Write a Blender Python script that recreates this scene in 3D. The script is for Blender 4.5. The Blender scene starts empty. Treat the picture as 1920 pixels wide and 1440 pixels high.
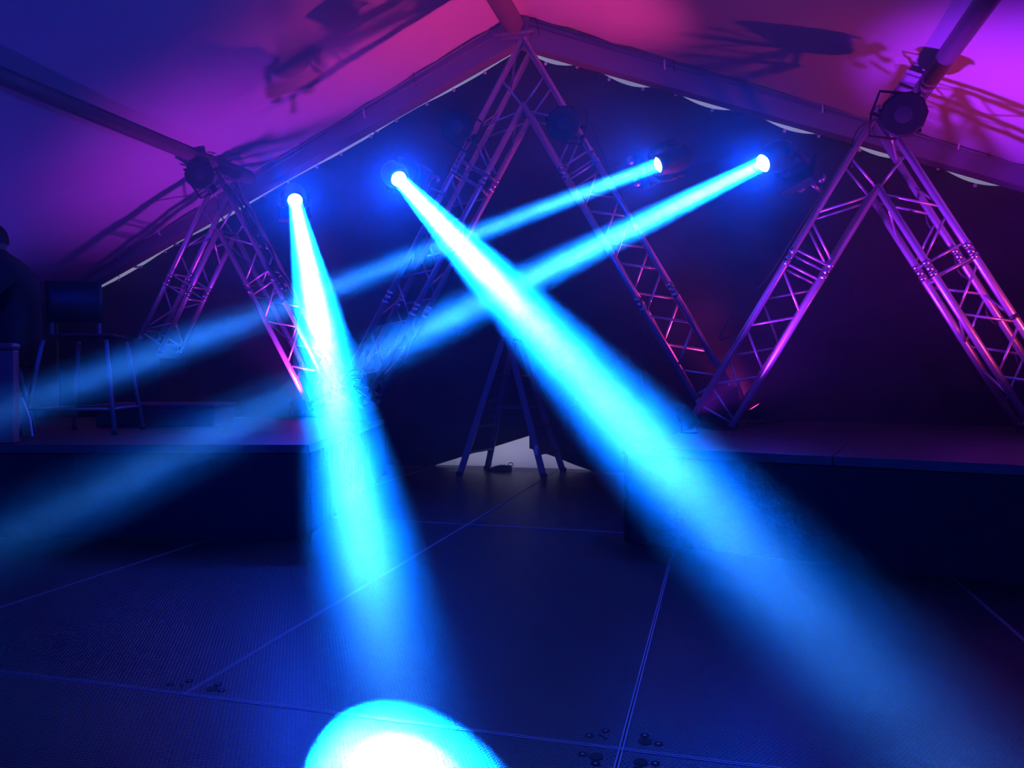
import bpy, bmesh, math, random
from mathutils import Vector, Matrix
random.seed(7)
C = bpy.context.scene.collection
sc = bpy.context.scene
PI = math.pi
rad = math.radians

# ------------------------------------------------------------------ camera
# X, Y run along the seams of the dance floor; the camera sits 1.0 m up and is turned 15 degrees to the left
cd = bpy.data.cameras.new('camera')
cam = bpy.data.objects.new('camera', cd)
C.objects.link(cam)
cam.location = (0, 0, 1.0)
cam.rotation_euler = (rad(90 - 0.79), 0, rad(15))
cd.sensor_width = 36
cd.lens = 1450 / 1920 * 36
cd.clip_start = 0.05
sc.camera = cam

# ------------------------------------------------------------------ world, exposure
w = bpy.data.worlds.new('world')
sc.world = w
w.use_nodes = True
w.node_tree.nodes['Background'].inputs[0].default_value = (0.62, 0.62, 0.85, 1)   # overcast evening outside the tent
w.node_tree.nodes['Background'].inputs[1].default_value = 1.4
sc.view_settings.view_transform = 'Standard'
sc.view_settings.look = 'None'
sc.view_settings.exposure = 0
sc.view_settings.gamma = 1
sc.view_settings.use_curve_mapping = False
sc.cycles.max_bounces = 4
sc.cycles.diffuse_bounces = 2
sc.cycles.glossy_bounces = 2
sc.cycles.volume_bounces = 1
sc.cycles.adaptive_threshold = 0.12
sc.cycles.use_denoising = True
sc.cycles.use_light_tree = True
sc.cycles.sample_clamp_indirect = 3.0
sc.cycles.caustics_reflective = False

# ------------------------------------------------------------------ lights (each sits in a fixture built below)

CYAN = (0.0006, 0.13, 1.0)
HOT = (0.07, 0.34, 1.0)
def aim_rot(loc, aim):
    return (Vector(aim) - Vector(loc)).to_track_quat('-Z', 'Y').to_euler()
def beam_light(name, loc, aim, power, size, spread, col=CYAN):
    l = bpy.data.lights.new(name, 'AREA')
    l.shape = 'DISK'; l.size = size; l.spread = rad(spread)
    l.energy = power; l.color = col
    o = bpy.data.objects.new(name, l); C.objects.link(o)
    o.location = loc; o.rotation_euler = aim_rot(loc, aim)
    return o
def wash_light(name, loc, aim, power, col, angle, blend=1.0, size=0.05):
    l = bpy.data.lights.new(name, 'SPOT')
    l.spot_size = rad(angle); l.spot_blend = blend; l.shadow_soft_size = size
    l.energy = power; l.color = col
    o = bpy.data.objects.new(name, l); C.objects.link(o)
    o.location = loc; o.rotation_euler = aim_rot(loc, aim)
    return o

# haze density against Y (from, to, value near the camera, value at the back) and its scattering lobes (anisotropy, density)
HAZE_Y = (1.8, 6.0, 0.09, 1.8)
HAZE_G = ((0.80, 0.020),)
sc.cycles.volume_step_rate = 2.0
sc.cycles.volume_max_steps = 128

# moving heads: lens centre, aim point, power, spread
HEADS = [
    ((-3.671, 6.20, 2.550), (-0.699, 1.696, 0.0), 1000, 4.1),
    ((-2.544, 5.90, 2.595), (0.660, 1.590, 0.0), 1200, 4.7),
    ((-0.451, 6.10, 2.618), (-3.773, 3.336, 0.783), 330, 3.6),
    ((0.299, 5.70, 2.473), (-2.601, 2.295, 0.370), 520, 4.0),
]
for lens, aim, pw, sp in HEADS:
    L, A = Vector(lens), Vector(aim)
    d = (A - L).normalized()
    beam_light('beam_light', L + d * 0.03, A, pw, 0.11, sp)
    beam_light('beam_core_light', L + d * 0.032, A, pw * 0.20, 0.07, sp * 0.6, HOT)      # the hot centre of the beam
    stray = wash_light('stray_light', L + d * 0.035, A, 200, (0.0, 0.05, 1.0), 130, 1.0, 0.05)                   # wide spill from the lens

# LED uplights: place, aim, power, colour, cone
PINK = (1.0, 0.04, 0.34); VIOLET = (0.30, 0.015, 1.0); BLUE = (0.10, 0.04, 1.0); RED = (1.0, 0.05, 0.22); MAG = (0.6, 0.03, 1.0)
UPLIGHTS = [
    ((0.30, 6.80, 0.60), (-2.3, 6.4, 4.5), 700, PINK, 56, 'LED par can with pink light where the right and tallest arches cross'),
    ((-3.90, 6.62, 0.60), (-5.0, 7.2, 3.4), 190, MAG, 92, 'LED par can with magenta light at the foot of the left truss arch'),
    ((-0.20, 5.55, 0.60), (2.9, 6.3, 3.0), 1000, VIOLET, 66, 'LED par can with violet light at the front corner of the right stage'),
    ((2.95, 5.00, 0.60), (0.8, 6.9, 3.2), 200, RED, 70, 'LED par can with red light outside the right truss arch'),
    ((-7.20, 4.60, 0.03), (-6.0, 5.0, 3.0), 150, BLUE, 110, 'added LED par can with blue fill light, out of frame left of the left stage'),  # added out of frame to give blue fill on the left
]
# added blue fill lamps, unseen behind the camera, for haze, floor and roof
FILL_LAMPS = [((-3.6, -2.6, 2.9), (-2.5, 6.0, 1.0), 700, (0.004, 0.02, 1.0), 75), ((0.6, -2.6, 2.9), (-1.0, 6.0, 1.0), 700, (0.004, 0.02, 1.0), 75),
         ((-1.2, -2.6, 2.6), (-0.3, 6.6, 4.0), 500, (0.01, 0.08, 1.0), 34)]

# ------------------------------------------------------------------ materials
def mat(name, col, rough=0.5, metal=0.0, emis=None, es=0.0, noise=0.0, nscale=8.0, bump=0.0, bscale=40.0, trans=0.0, spec=0.5):
    m = bpy.data.materials.new(name); m.use_nodes = True
    nt = m.node_tree; b = nt.nodes['Principled BSDF']
    b.inputs['Base Color'].default_value = (*col, 1)
    b.inputs['Roughness'].default_value = rough
    b.inputs['Metallic'].default_value = metal
    b.inputs['Specular IOR Level'].default_value = spec
    if emis:
        b.inputs['Emission Color'].default_value = (*emis, 1); b.inputs['Emission Strength'].default_value = es
    tc = nt.nodes.new('ShaderNodeTexCoord')
    if noise:
        n = nt.nodes.new('ShaderNodeTexNoise'); n.inputs['Scale'].default_value = nscale; n.inputs['Detail'].default_value = 4
        r = nt.nodes.new('ShaderNodeMixRGB'); r.blend_type = 'MULTIPLY'; r.inputs[0].default_value = noise
        r.inputs[1].default_value = (*col, 1)
        nt.links.new(tc.outputs['Object'], n.inputs['Vector']); nt.links.new(n.outputs['Color'], r.inputs[2])
        hs = nt.nodes.new('ShaderNodeRGBToBW'); nt.links.new(n.outputs['Color'], hs.inputs[0]); nt.links.new(hs.outputs[0], r.inputs[2])
        nt.links.new(r.outputs[0], b.inputs['Base Color'])
    if bump:
        n2 = nt.nodes.new('ShaderNodeTexNoise'); n2.inputs['Scale'].default_value = bscale; n2.inputs['Detail'].default_value = 3
        bp = nt.nodes.new('ShaderNodeBump'); bp.inputs['Strength'].default_value = bump; bp.inputs['Distance'].default_value = 0.02
        nt.links.new(tc.outputs['Object'], n2.inputs['Vector']); nt.links.new(n2.outputs['Fac'], bp.inputs['Height'])
        nt.links.new(bp.outputs[0], b.inputs['Normal'])
    return m
M = {}
M['alu'] = mat('brushed_aluminium', (0.62, 0.62, 0.65), 0.36, 0.7, noise=0.25, nscale=30, bump=0.05, bscale=120)
M['alu_joint'] = mat('aluminium_joint', (0.6, 0.6, 0.62), 0.3, 1.0)
M['black'] = mat('black_housing', (0.010, 0.010, 0.011), 0.55, noise=0.3, spec=0.3)
M['black_gloss'] = mat('black_gloss_housing', (0.006, 0.006, 0.007), 0.5, spec=0.25)
M['dark_lens'] = mat('unlit_lens', (0.03, 0.03, 0.04), 0.5, spec=0.3)
M['lens_lit'] = mat('lit_lens', (0.6, 0.9, 1.0), 0.3, emis=(0.35, 0.85, 1.0), es=9.0)
M['drape'] = mat('black_molton', (0.018, 0.018, 0.022), 0.95, noise=0.3, nscale=3, bump=0.3, bscale=60)
M['pvc'] = mat('white_pvc_membrane', (0.66, 0.66, 0.68), 0.55, noise=0.1, nscale=2, bump=0.1, bscale=6)
M['rafter'] = mat('grey_rafter', (0.19, 0.19, 0.21), 0.5, 0.1, noise=0.2, nscale=5)
M['stage_top'] = mat('black_stage_board', (0.045, 0.042, 0.045), 0.45, noise=0.4, nscale=5)
M['skirt'] = mat('black_stage_skirt', (0.014, 0.014, 0.017), 0.9, noise=0.3, bump=0.3, bscale=20)
M['cable'] = mat('black_cable', (0.015, 0.015, 0.017), 0.5)
M['white_plastic'] = mat('white_plastic', (0.8, 0.8, 0.8), 0.4)
M['ladder'] = mat('dull_aluminium', (0.10, 0.10, 0.11), 0.5, 0.3)
M['stool_metal'] = mat('stool_tube', (0.2, 0.2, 0.21), 0.45, 0.4)
M['stool_black'] = mat('stool_seat', (0.008, 0.008, 0.010), 0.5)
M['cloth_dark'] = mat('dark_clothing', (0.012, 0.012, 0.016), 0.9, bump=0.3, bscale=30)
M['skin'] = mat('skin', (0.35, 0.2, 0.15), 0.6)
M['hair'] = mat('dark_hair', (0.012, 0.01, 0.01), 0.7)
M['case'] = mat('case_board', (0.06, 0.06, 0.075), 0.7, noise=0.3)
M['bar'] = mat('red_bar_front', (0.42, 0.06, 0.08), 0.5, noise=0.3, nscale=4)
M['pale'] = mat('pale_board', (0.55, 0.53, 0.56), 0.6)
M['tie'] = mat('tape_white', (0.7, 0.7, 0.7), 0.5)
M['strap'] = mat('orange_strap', (0.6, 0.12, 0.03), 0.6)
M['screw'] = mat('screw_steel', (0.25, 0.25, 0.27), 0.35, 0.9)
M['hole'] = mat('dark_recess', (0.004, 0.004, 0.005), 0.8)
M['edge'] = mat('aluminium_edge', (0.4, 0.4, 0.42), 0.45, 0.6)

# translucent white gable sheet, daylight comes through it from outside
def translucent():
    m = bpy.data.materials.new('white_gable_sheet'); m.use_nodes = True
    nt = m.node_tree; nt.nodes.clear()
    o = nt.nodes.new('ShaderNodeOutputMaterial'); t = nt.nodes.new('ShaderNodeBsdfTranslucent'); d = nt.nodes.new('ShaderNodeBsdfDiffuse')
    mx = nt.nodes.new('ShaderNodeMixShader'); n = nt.nodes.new('ShaderNodeTexNoise'); r = nt.nodes.new('ShaderNodeValToRGB'); tc = nt.nodes.new('ShaderNodeTexCoord')
    n.inputs['Scale'].default_value = 1.6; n.inputs['Detail'].default_value = 2
    r.color_ramp.elements[0].position = 0.3; r.color_ramp.elements[0].color = (0.38, 0.37, 0.44, 1)
    r.color_ramp.elements[1].position = 0.7; r.color_ramp.elements[1].color = (0.5, 0.49, 0.56, 1)
    mx.inputs[0].default_value = 0.4
    nt.links.new(tc.outputs['Object'], n.inputs['Vector']); nt.links.new(n.outputs['Fac'], r.inputs[0]); nt.links.new(r.outputs[0], t.inputs[0])
    d.inputs[0].default_value = (0.5, 0.5, 0.5, 1)
    nt.links.new(t.outputs[0], mx.inputs[1]); nt.links.new(d.outputs[0], mx.inputs[2]); nt.links.new(mx.outputs[0], o.inputs[0])
    return m
M['sheet'] = translucent()

# dance floor board: phenolic film with embossed mesh, aluminium seams where the decks meet
TILE = 1.357; OX = -0.249; OY = 2.05
def floor_mat():
    m = bpy.data.materials.new('embossed_floor_board'); m.use_nodes = True
    nt = m.node_tree; b = nt.nodes['Principled BSDF']; tc = nt.nodes.new('ShaderNodeTexCoord')
    br = nt.nodes.new('ShaderNodeTexBrick'); br.offset = 0.5; br.squash = 1
    br.inputs['Scale'].default_value = 1.0
    br.inputs['Brick Width'].default_value = 0.0135; br.inputs['Row Height'].default_value = 0.0115
    br.inputs['Mortar Size'].default_value = 0.003; br.inputs['Mortar Smooth'].default_value = 0.7
    br.inputs['Color1'].default_value = (0, 0, 0, 1); br.inputs['Color2'].default_value = (0, 0, 0, 1); br.inputs['Mortar'].default_value = (1, 1, 1, 1)
    nt.links.new(tc.outputs['Object'], br.inputs['Vector'])
    bp = nt.nodes.new('ShaderNodeBump'); bp.invert = True; bp.inputs['Strength'].default_value = 0.8; bp.inputs['Distance'].default_value = 0.003
    nt.links.new(br.outputs['Fac'], bp.inputs['Height'])
    nt.links.new(bp.outputs[0], b.inputs['Normal'])
    mr = nt.nodes.new('ShaderNodeMixRGB'); mr.inputs[1].default_value = (0.055, 0.053, 0.055, 1); mr.inputs[2].default_value = (0.006, 0.006, 0.006, 1)
    nt.links.new(br.outputs['Fac'], mr.inputs[0])
    n = nt.nodes.new('ShaderNodeTexNoise'); n.inputs['Scale'].default_value = 2.5; n.inputs['Detail'].default_value = 5
    nt.links.new(tc.outputs['Object'], n.inputs['Vector'])
    mul = nt.nodes.new('ShaderNodeMixRGB'); mul.blend_type = 'MULTIPLY'; mul.inputs[0].default_value = 0.5
    nt.links.new(mr.outputs[0], mul.inputs[1]); nt.links.new(n.outputs['Fac'], mul.inputs[2]); nt.links.new(mul.outputs[0], b.inputs['Base Color'])
    b.inputs['Roughness'].default_value = 0.34
    return m
M['floor'] = floor_mat()

# ------------------------------------------------------------------ mesh helpers
class MB:
    def __init__(s): s.v = []; s.f = []; s.sm = []
    def poly(s, vs, fs, smooth=False):
        o = len(s.v); s.v += [tuple(v) for v in vs]
        for f in fs: s.f.append([o + i for i in f]); s.sm.append(smooth)
        return s
    def box(s, c, size, rot=None):
        hx, hy, hz = size[0] / 2, size[1] / 2, size[2] / 2
        R = rot if rot is not None else Matrix.Identity(3)
        vs = [Vector(c) + R @ Vector((x, y, z)) for z in (-hz, hz) for x, y in ((-hx, -hy), (hx, -hy), (hx, hy), (-hx, hy))]
        return s.poly(vs, [(0, 3, 2, 1), (4, 5, 6, 7), (0, 1, 5, 4), (1, 2, 6, 5), (2, 3, 7, 6), (3, 0, 4, 7)])
    def tube(s, p0, p1, r, r1=None, n=12, cap=True):
        p0, p1 = Vector(p0), Vector(p1); r1 = r if r1 is None else r1
        q = (p1 - p0).to_track_quat('Z', 'Y'); vs = []
        for p, rr in ((p0, r), (p1, r1)):
            for i in range(n):
                a = 2 * PI * i / n; vs.append(p + q @ Vector((rr * math.cos(a), rr * math.sin(a), 0)))
        s.poly(vs, [(i, (i + 1) % n, n + (i + 1) % n, n + i) for i in range(n)], True)
        if cap: s.poly(vs, [tuple(reversed(range(n))), tuple(range(n, 2 * n))])
        return s
    def lathe(s, origin, axis, prof, n=24, cap0=True, cap1=True):
        o = Vector(origin); q = Vector(axis).to_track_quat('Z', 'Y'); vs = []
        for (r, z) in prof:
            for i in range(n):
                a = 2 * PI * i / n; vs.append(o + q @ Vector((r * math.cos(a), r * math.sin(a), z)))
        fs = [(k * n + i, k * n + (i + 1) % n, (k + 1) * n + (i + 1) % n, (k + 1) * n + i) for k in range(len(prof) - 1) for i in range(n)]
        s.poly(vs, fs, True)
        if cap0: s.poly(vs[:n], [tuple(reversed(range(n)))])
        if cap1: s.poly(vs[-n:], [tuple(range(n))])
        return s
    def path(s, pts, r, n=8, cap=True):
        pts = [Vector(p) for p in pts]; vs = []; up = Vector((0.13, 0.29, 0.95)).normalized()
        for k, p in enumerate(pts):
            t = (pts[min(k + 1, len(pts) - 1)] - pts[max(k - 1, 0)]).normalized()
            a1 = t.cross(up)
            if a1.length < 1e-3: a1 = t.cross(Vector((1, 0, 0)))
            a1.normalize(); b1 = t.cross(a1)
            for i in range(n):
                a = 2 * PI * i / n; vs.append(p + a1 * (r * math.cos(a)) + b1 * (r * math.sin(a)))
        fs = [(k * n + i, k * n + (i + 1) % n, (k + 1) * n + (i + 1) % n, (k + 1) * n + i) for k in range(len(pts) - 1) for i in range(n)]
        s.poly(vs, fs, True)
        if cap: s.poly(vs, [tuple(range(n)), tuple(range(len(vs) - n, len(vs)))])
        return s
    def build(s, name, m, parent=None, bevel=0.0, solid=0.0, sub=0):
        me = bpy.data.meshes.new(name); off = Vector(parent.location) if parent is not None and parent.type == 'EMPTY' else Vector((0, 0, 0))
        base = Vector((0, 0, 0))
        me.from_pydata([tuple(Vector(v)) for v in s.v], [], s.f)
        me.polygons.foreach_set('use_smooth', s.sm); me.materials.append(m); me.update()
        bm = bmesh.new(); bm.from_mesh(me); bmesh.ops.remove_doubles(bm, verts=bm.verts, dist=1e-5)
        bmesh.ops.recalc_face_normals(bm, faces=bm.faces); bm.to_mesh(me); bm.free()
        o = bpy.data.objects.new(name, me); C.objects.link(o)
        if parent is not None:
            o.parent = parent
            if 'world_built' in parent: o.matrix_parent_inverse = parent.matrix_basis.inverted()
        if solid:
            k = o.modifiers.new('s', 'SOLIDIFY'); k.thickness = solid
        if bevel:
            k = o.modifiers.new('b', 'BEVEL'); k.width = bevel; k.segments = 2; k.limit_method = 'ANGLE'
        if sub:
            k = o.modifiers.new('u', 'SUBSURF'); k.levels = sub; k.render_levels = sub
        return o
def tag(o, label=None, cat=None, group=None, kind=None):
    if label: o['label'] = label
    if cat: o['category'] = cat
    if group: o['group'] = group
    if kind: o['kind'] = kind
    return o
def thing(name, loc, label, cat, group=None, rotz=0.0):
    o = bpy.data.objects.new(name, None); C.objects.link(o)
    o.location = loc; o.rotation_euler = (0, 0, rotz); o.empty_display_size = 0.1
    return tag(o, label, cat, group)
# parts given in world coordinates under a thing that stands somewhere
def wbuild(mb, name, m, root, sub_of=None, **k):      # sub_of: the part this sub-part belongs to
    inv = (Matrix.Translation(Vector(root.location)) @ root.rotation_euler.to_matrix().to_4x4()).inverted()
    mb.v = [tuple(inv @ Vector(v)) for v in mb.v]
    return mb.build(name, m, sub_of or root, **k)
def struct(o): o['kind'] = 'structure'; return o

# ------------------------------------------------------------------ the tent
RX = -1.98                                     # ridge position
def mem_z(x): return 4.60 - (0.47 * (RX - x) if x < RX else 0.406 * (x - RX))   # membrane
def cur_z(x): return 4.42 - (0.438 * (RX - x) if x < RX else 0.378 * (x - RX))  # top line of the black curtain
XL, XR, YB, YF = -8.0, 6.0, 7.95, -3.5

mb = MB(); mb.poly([(XL - 1, YF - 1, 0), (XR + 1, YF - 1, 0), (XR + 1, YB + 0.1, 0), (XL - 1, YB + 0.1, 0)], [(0, 1, 2, 3)])
fl = struct(mb.build('floor', M['floor']))
# aluminium edge profiles along the seams of the floor decks, with the lock holes and screws at the deck corners
mb = MB()
gx = [OX + k * TILE for k in range(-6, 5)]; gf = [OX + k * 2 * TILE for k in range(-3, 3)]      # the row nearest the camera lies crosswise
gy = [OY + k * 2.81 for k in range(-1, 3)]      # decks are twice as long as wide
for x in gx:
    for dx in (-0.0045, 0.0045): mb.box((x + dx, (OY + 7.9) / 2, 0.0008), (0.0032, 7.9 - OY, 0.0016))
for x in gf:
    for dx in (-0.0045, 0.0045): mb.box((x + dx, (OY + YF) / 2, 0.0008), (0.0032, OY - YF, 0.0016))
for y in gy:
    for dy in (-0.0045, 0.0045): mb.box((-1.0, y + dy, 0.0008), (14.0, 0.0032, 0.0016))
mb.build('seam_profile', M['edge'], fl)
mb = MB()
for x in gx:
    mb.box((x, (OY + 7.9) / 2, 0.0004), (0.0056, 7.9 - OY, 0.0008))
for x in gf: mb.box((x, (OY + YF) / 2, 0.0004), (0.0056, OY - YF, 0.0008))
for y in gy:
    mb.box((-1.0, y, 0.0005), (14.0, 0.0056, 0.001))
mb.build('seam_gap', M['hole'], fl)
holes = MB(); scr = MB(); ring = MB()
for x in gx[3:9]:
    for y in gy[0:3]:
        for sx, sy in ((-1, -1), (1, -1), (-1, 1), (1, 1)):
            if y == OY and sy < 0 and x not in gf: continue
            if y < OY and x not in gf: continue
            cx, cy = x + sx * 0.058, y + sy * 0.058
            if not (sx < 0 and sy > 0): holes.lathe((cx, cy, 0.0002), (0, 0, 1), [(0.019, 0), (0.019, 0.0012)], 24)
            else:
                holes.box((cx, cy, 0.0008), (0.034, 0.004, 0.0014), Matrix.Rotation(rad(-40), 3, 'Z'))
            for ex, ey in ((cx + sx * 0.036, cy - sy * 0.004), (cx - sx * 0.004, cy + sy * 0.036)):
                ring.lathe((ex, ey, 0.0002), (0, 0, 1), [(0.0125, 0), (0.0125, 0.0010), (0.0095, 0.0010), (0.0095, 0.0004)], 20, cap1=False)
                scr.lathe((ex, ey, 0.0002), (0, 0, 1), [(0.0045, 0), (0.004, 0.0016)], 14)
holes.build('lock_hole', M['hole'], fl); ring.build('screw_recess', M['hole'], fl); scr.build('screw_head', M['screw'], fl)

# membrane: both slopes in one roof skin, slightly sagging between the purlins, ends just inside the gable
def roof(mb):
    nx, ny = 70, 40; vs = []; fs = []
    for j in range(ny + 1):
        y = YF + (7.72 - YF) * j / ny
        for i in range(nx + 1):
            x = XL + (XR - XL) * i / nx
            z = mem_z(x)
            z += 0.012 * math.sin(x * 5.1 + 0.8 * y) * math.sin(y * 0.9 + x) 
            if y > 6.2: z += 0.02 * math.sin(x * 11 + y * 3) * (y - 6.2) * 0.5
            z -= 0.05 * max(0, math.sin((y - 2.7) / 5.0 * PI)) if y > 2.7 else 0
            vs.append((x, y, z))
    for j in range(ny):
        for i in range(nx):
            a = j * (nx + 1) + i; fs.append((a, a + 1, a + nx + 2, a + nx + 1))
    mb.poly(vs, fs, True)
mb = MB(); roof(mb); struct(mb.build('ceiling', M['pvc'], solid=0.004))
# black outer cover above the membrane so that no daylight comes through the roof
def sheet(name, pts, m, kind=True):
    mb = MB(); mb.poly(pts, [tuple(range(len(pts)))]); o = mb.build(name, m)
    if kind: struct(o)
    return o
mb = MB()
for x0, x1 in ((XL, RX), (RX, XR)):
    mb.poly([(x0, YF, mem_z(x0) + 0.16), (x1, YF, mem_z(x1) + 0.16), (x1, YB, mem_z(x1) + 0.16), (x0, YB, mem_z(x0) + 0.16)], [(0, 1, 2, 3)])
struct(mb.build('trim_1', M['rafter'], solid=0.01))                      # outer roof skin
sheet('wall_left', [(XL + 0.02, YF, 0), (XL + 0.02, YB, 0), (XL + 0.02, YB, mem_z(XL) + 0.16), (XL + 0.02, YF, mem_z(XL) + 0.16)], M['drape'])
sheet('wall_right', [(XR - 0.02, YF, 0), (XR - 0.02, YB, 0), (XR - 0.02, YB, mem_z(XR) + 0.16), (XR - 0.02, YF, mem_z(XR) + 0.16)], M['drape'])
sheet('wall_front', [(XL, YF + 0.02, 0), (XR, YF + 0.02, 0), (XR, YF + 0.02, mem_z(XR) + 0.16), (RX, YF + 0.02, 4.76), (XL, YF + 0.02, mem_z(XL) + 0.16)], M['drape'])
# the white translucent gable sheet behind the curtain, with a fold or two
mb = MB(); n = 90; vs = []; fs = []
for i in range(n + 1):
    x = XL + (XR - XL) * i / n; yy = YB + 0.012 * math.sin(x * 7) 
    vs += [(x, yy, 0.0), (x, yy, mem_z(x) + 0.16)]
for i in range(n): fs.append((2 * i, 2 * i + 2, 2 * i + 3, 2 * i + 1))
mb.poly(vs, fs, True); struct(mb.build('wall_back', M['sheet']))

# gable rafters: aluminium box profile, the membrane runs in its keder groove
def rafter(name, x0, x1):
    mb = MB()
    for (ya, yb, o0, o1) in ((7.50, 7.66, 0.035, 0.0),):
        vs = []
        for x in (x0, x1):
            zt = mem_z(x) - 0.012; zb = 1 + (cur_z(x) - 1) * 0.957 + 0.015
            if zt - zb < 0.09: zb = zt - 0.09
            vs += [(x, ya, zb), (x, yb, zb), (x, yb, zt), (x, ya, zt)]
        mb.poly(vs, [(0, 1, 2, 3), (7, 6, 5, 4), (0, 4, 5, 1), (1, 5, 6, 2), (2, 6, 7, 3), (3, 7, 4, 0)])
    # keder lips
    for k, yy in ((0, 7.49), (1, 7.67)):
        a = Vector((x0, yy, mem_z(x0) - 0.03)); b = Vector((x1, yy, mem_z(x1) - 0.03))
        mb.tube(a, b, 0.012)
    a = Vector((x0, 7.495, (mem_z(x0) + cur_z(x0)) / 2)); b = Vector((x1, 7.495, (mem_z(x1) + cur_z(x1)) / 2 - 0.03))
    mb.tube(a, b, 0.008)
    return struct(mb.build(name, M['rafter']))
rafter('trim_2', XL + 0.05, RX); rafter('trim_3', RX, XR - 0.05)
# ridge beam and purlins: rounded tubes running the length of the tent
def purlin(name, x, dz, r, y1):
    mb = MB(); z = mem_z(x) - dz
    mb.lathe((x, YF + 0.05, z), (0, 1, 0), [(r, 0), (r, y1 - YF - 0.08), (r * 0.8, y1 - YF - 0.055), (r * 0.3, y1 - YF - 0.05)], 20)
    mb.box((x, y1 + 0.02, z + 0.01), (0.05, 0.1, 0.06))
    return struct(mb.build(name, M['rafter']))
purlin('trim_4', -4.95, 0.085, 0.065, 7.45)
purlin('trim_5', 1.46, 0.085, 0.065, 7.45)
purlin('trim_6', RX, 0.14, 0.10, 7.48)
mb = MB(); mb.box((RX, 7.56, 4.43), (0.30, 0.20, 0.20)); mb.tube((RX - 0.2, 7.46, 4.38), (RX + 0.2, 7.46, 4.38), 0.02)
struct(mb.build('trim_7', M['rafter'], bevel=0.02))

# ------------------------------------------------------------------ the black curtain in the gable
HX0, HX1, HXP, HZP = -2.985, -1.250, -1.92, 0.345    # opening lifted at the floor
NB = 30
ball_x = []
x = -7.35
while x < 3.9:
    ball_x.append(x); x += 0.33 + 0.03 * math.sin(x * 9)
def scallop(x):
    for a, b in zip(ball_x, ball_x[1:]):
        if a <= x <= b:
            t = (x - a) / (b - a); return 0.075 * 4 * t * (1 - t)
    return 0.0
def sc_amt(x):     # the left slope is laced tight, the right slope hangs in long shallow scallops
    if x < RX: return 0.014 + 0.012 * math.sin(x * 4.3)
    return 0.085 * abs(math.sin(PI * (x - RX + 0.1) / 0.78)) ** 1.3
cz = lambda x: cur_z(x) - 0.025 - max(0, sc_amt(x))
mb = MB(); cols = []
xs = sorted(set([XL + 0.03 + i * 0.045 for i in range(int((XR - XL - 0.05) / 0.045))] + [HX0, HX1, HXP, HXP + 0.001]))
def hole_z(x):
    if x <= HX0 or x >= HX1: return 0.0
    if x <= HXP: return HZP * (x - HX0) / (HXP - HX0)
    return 0.215 * (HX1 - x) / (HX1 - HXP)
vs = []; fs = []; nz = 14
for x in xs:
    zt = cz(x); zb = hole_z(x)
    for k in range(nz + 1):
        t = k / nz; z = zb + (zt - zb) * t
        y = 7.86 + (0.022 * math.sin(x * 6.3) + 0.012 * math.sin(x * 15 + 1)) * (1 - 0.8 * t) 
        vs.append((x, y, z))
for i in range(len(xs) - 1):
    for k in range(nz):
        a = i * (nz + 1) + k; fs.append((a, a + nz + 1, a + nz + 2, a + 1))
mb.poly(vs, fs, True)
cur = thing('stage_curtain', (RX, 7.86, 0), 'black cloth backdrop filling the gable, laced with white toggle balls, lifted open at the floor', 'curtain')
wbuild(mb, 'cloth', M['drape'], cur, solid=0.004)
for x in ball_x:
    b = MB(); z = cz(x) - 0.035
    b.lathe((x, 7.815, z - 0.014), (0, 0, 1), [(0.003, -0.004), (0.013, 0.001), (0.018, 0.013), (0.013, 0.026), (0.003, 0.031)], 12)
    tag(wbuild(b, 'toggle_ball', M['white_plastic'], cur), 'white toggle ball')
for k, x in enumerate(ball_x):
    if k % 4 != 1: continue
    c = MB(); z = cur_z(x) - 0.05
    pts = [(x, 7.83, z), (x + 0.012, 7.72, z + 0.05), (x + 0.01, 7.47, z + 0.07), (x - 0.005, 7.45, z + 0.17), (x - 0.02, 7.46, z + 0.22)]
    c.path(pts, 0.004)
    wbuild(c, 'lacing_cord', M['cable'], cur)
for x in (-6.75, -6.2, -3.65, -0.55, 0.85, 1.95, 2.9):
    c = MB(); z = cur_z(x) - 0.04
    c.path([(x, 7.82, z - 0.02), (x + 0.03, 7.74, z - 0.03), (x + 0.05, 7.64, z + 0.01), (x + 0.04, 7.48, z + 0.05), (x + 0.04, 7.46, z + 0.12)], 0.008)
    c.tube((x - 0.03, 7.80, z), (x + 0.05, 7.80, z - 0.02), 0.007)
    wbuild(c, 'lacing_clip', M['tie'], cur)

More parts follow.
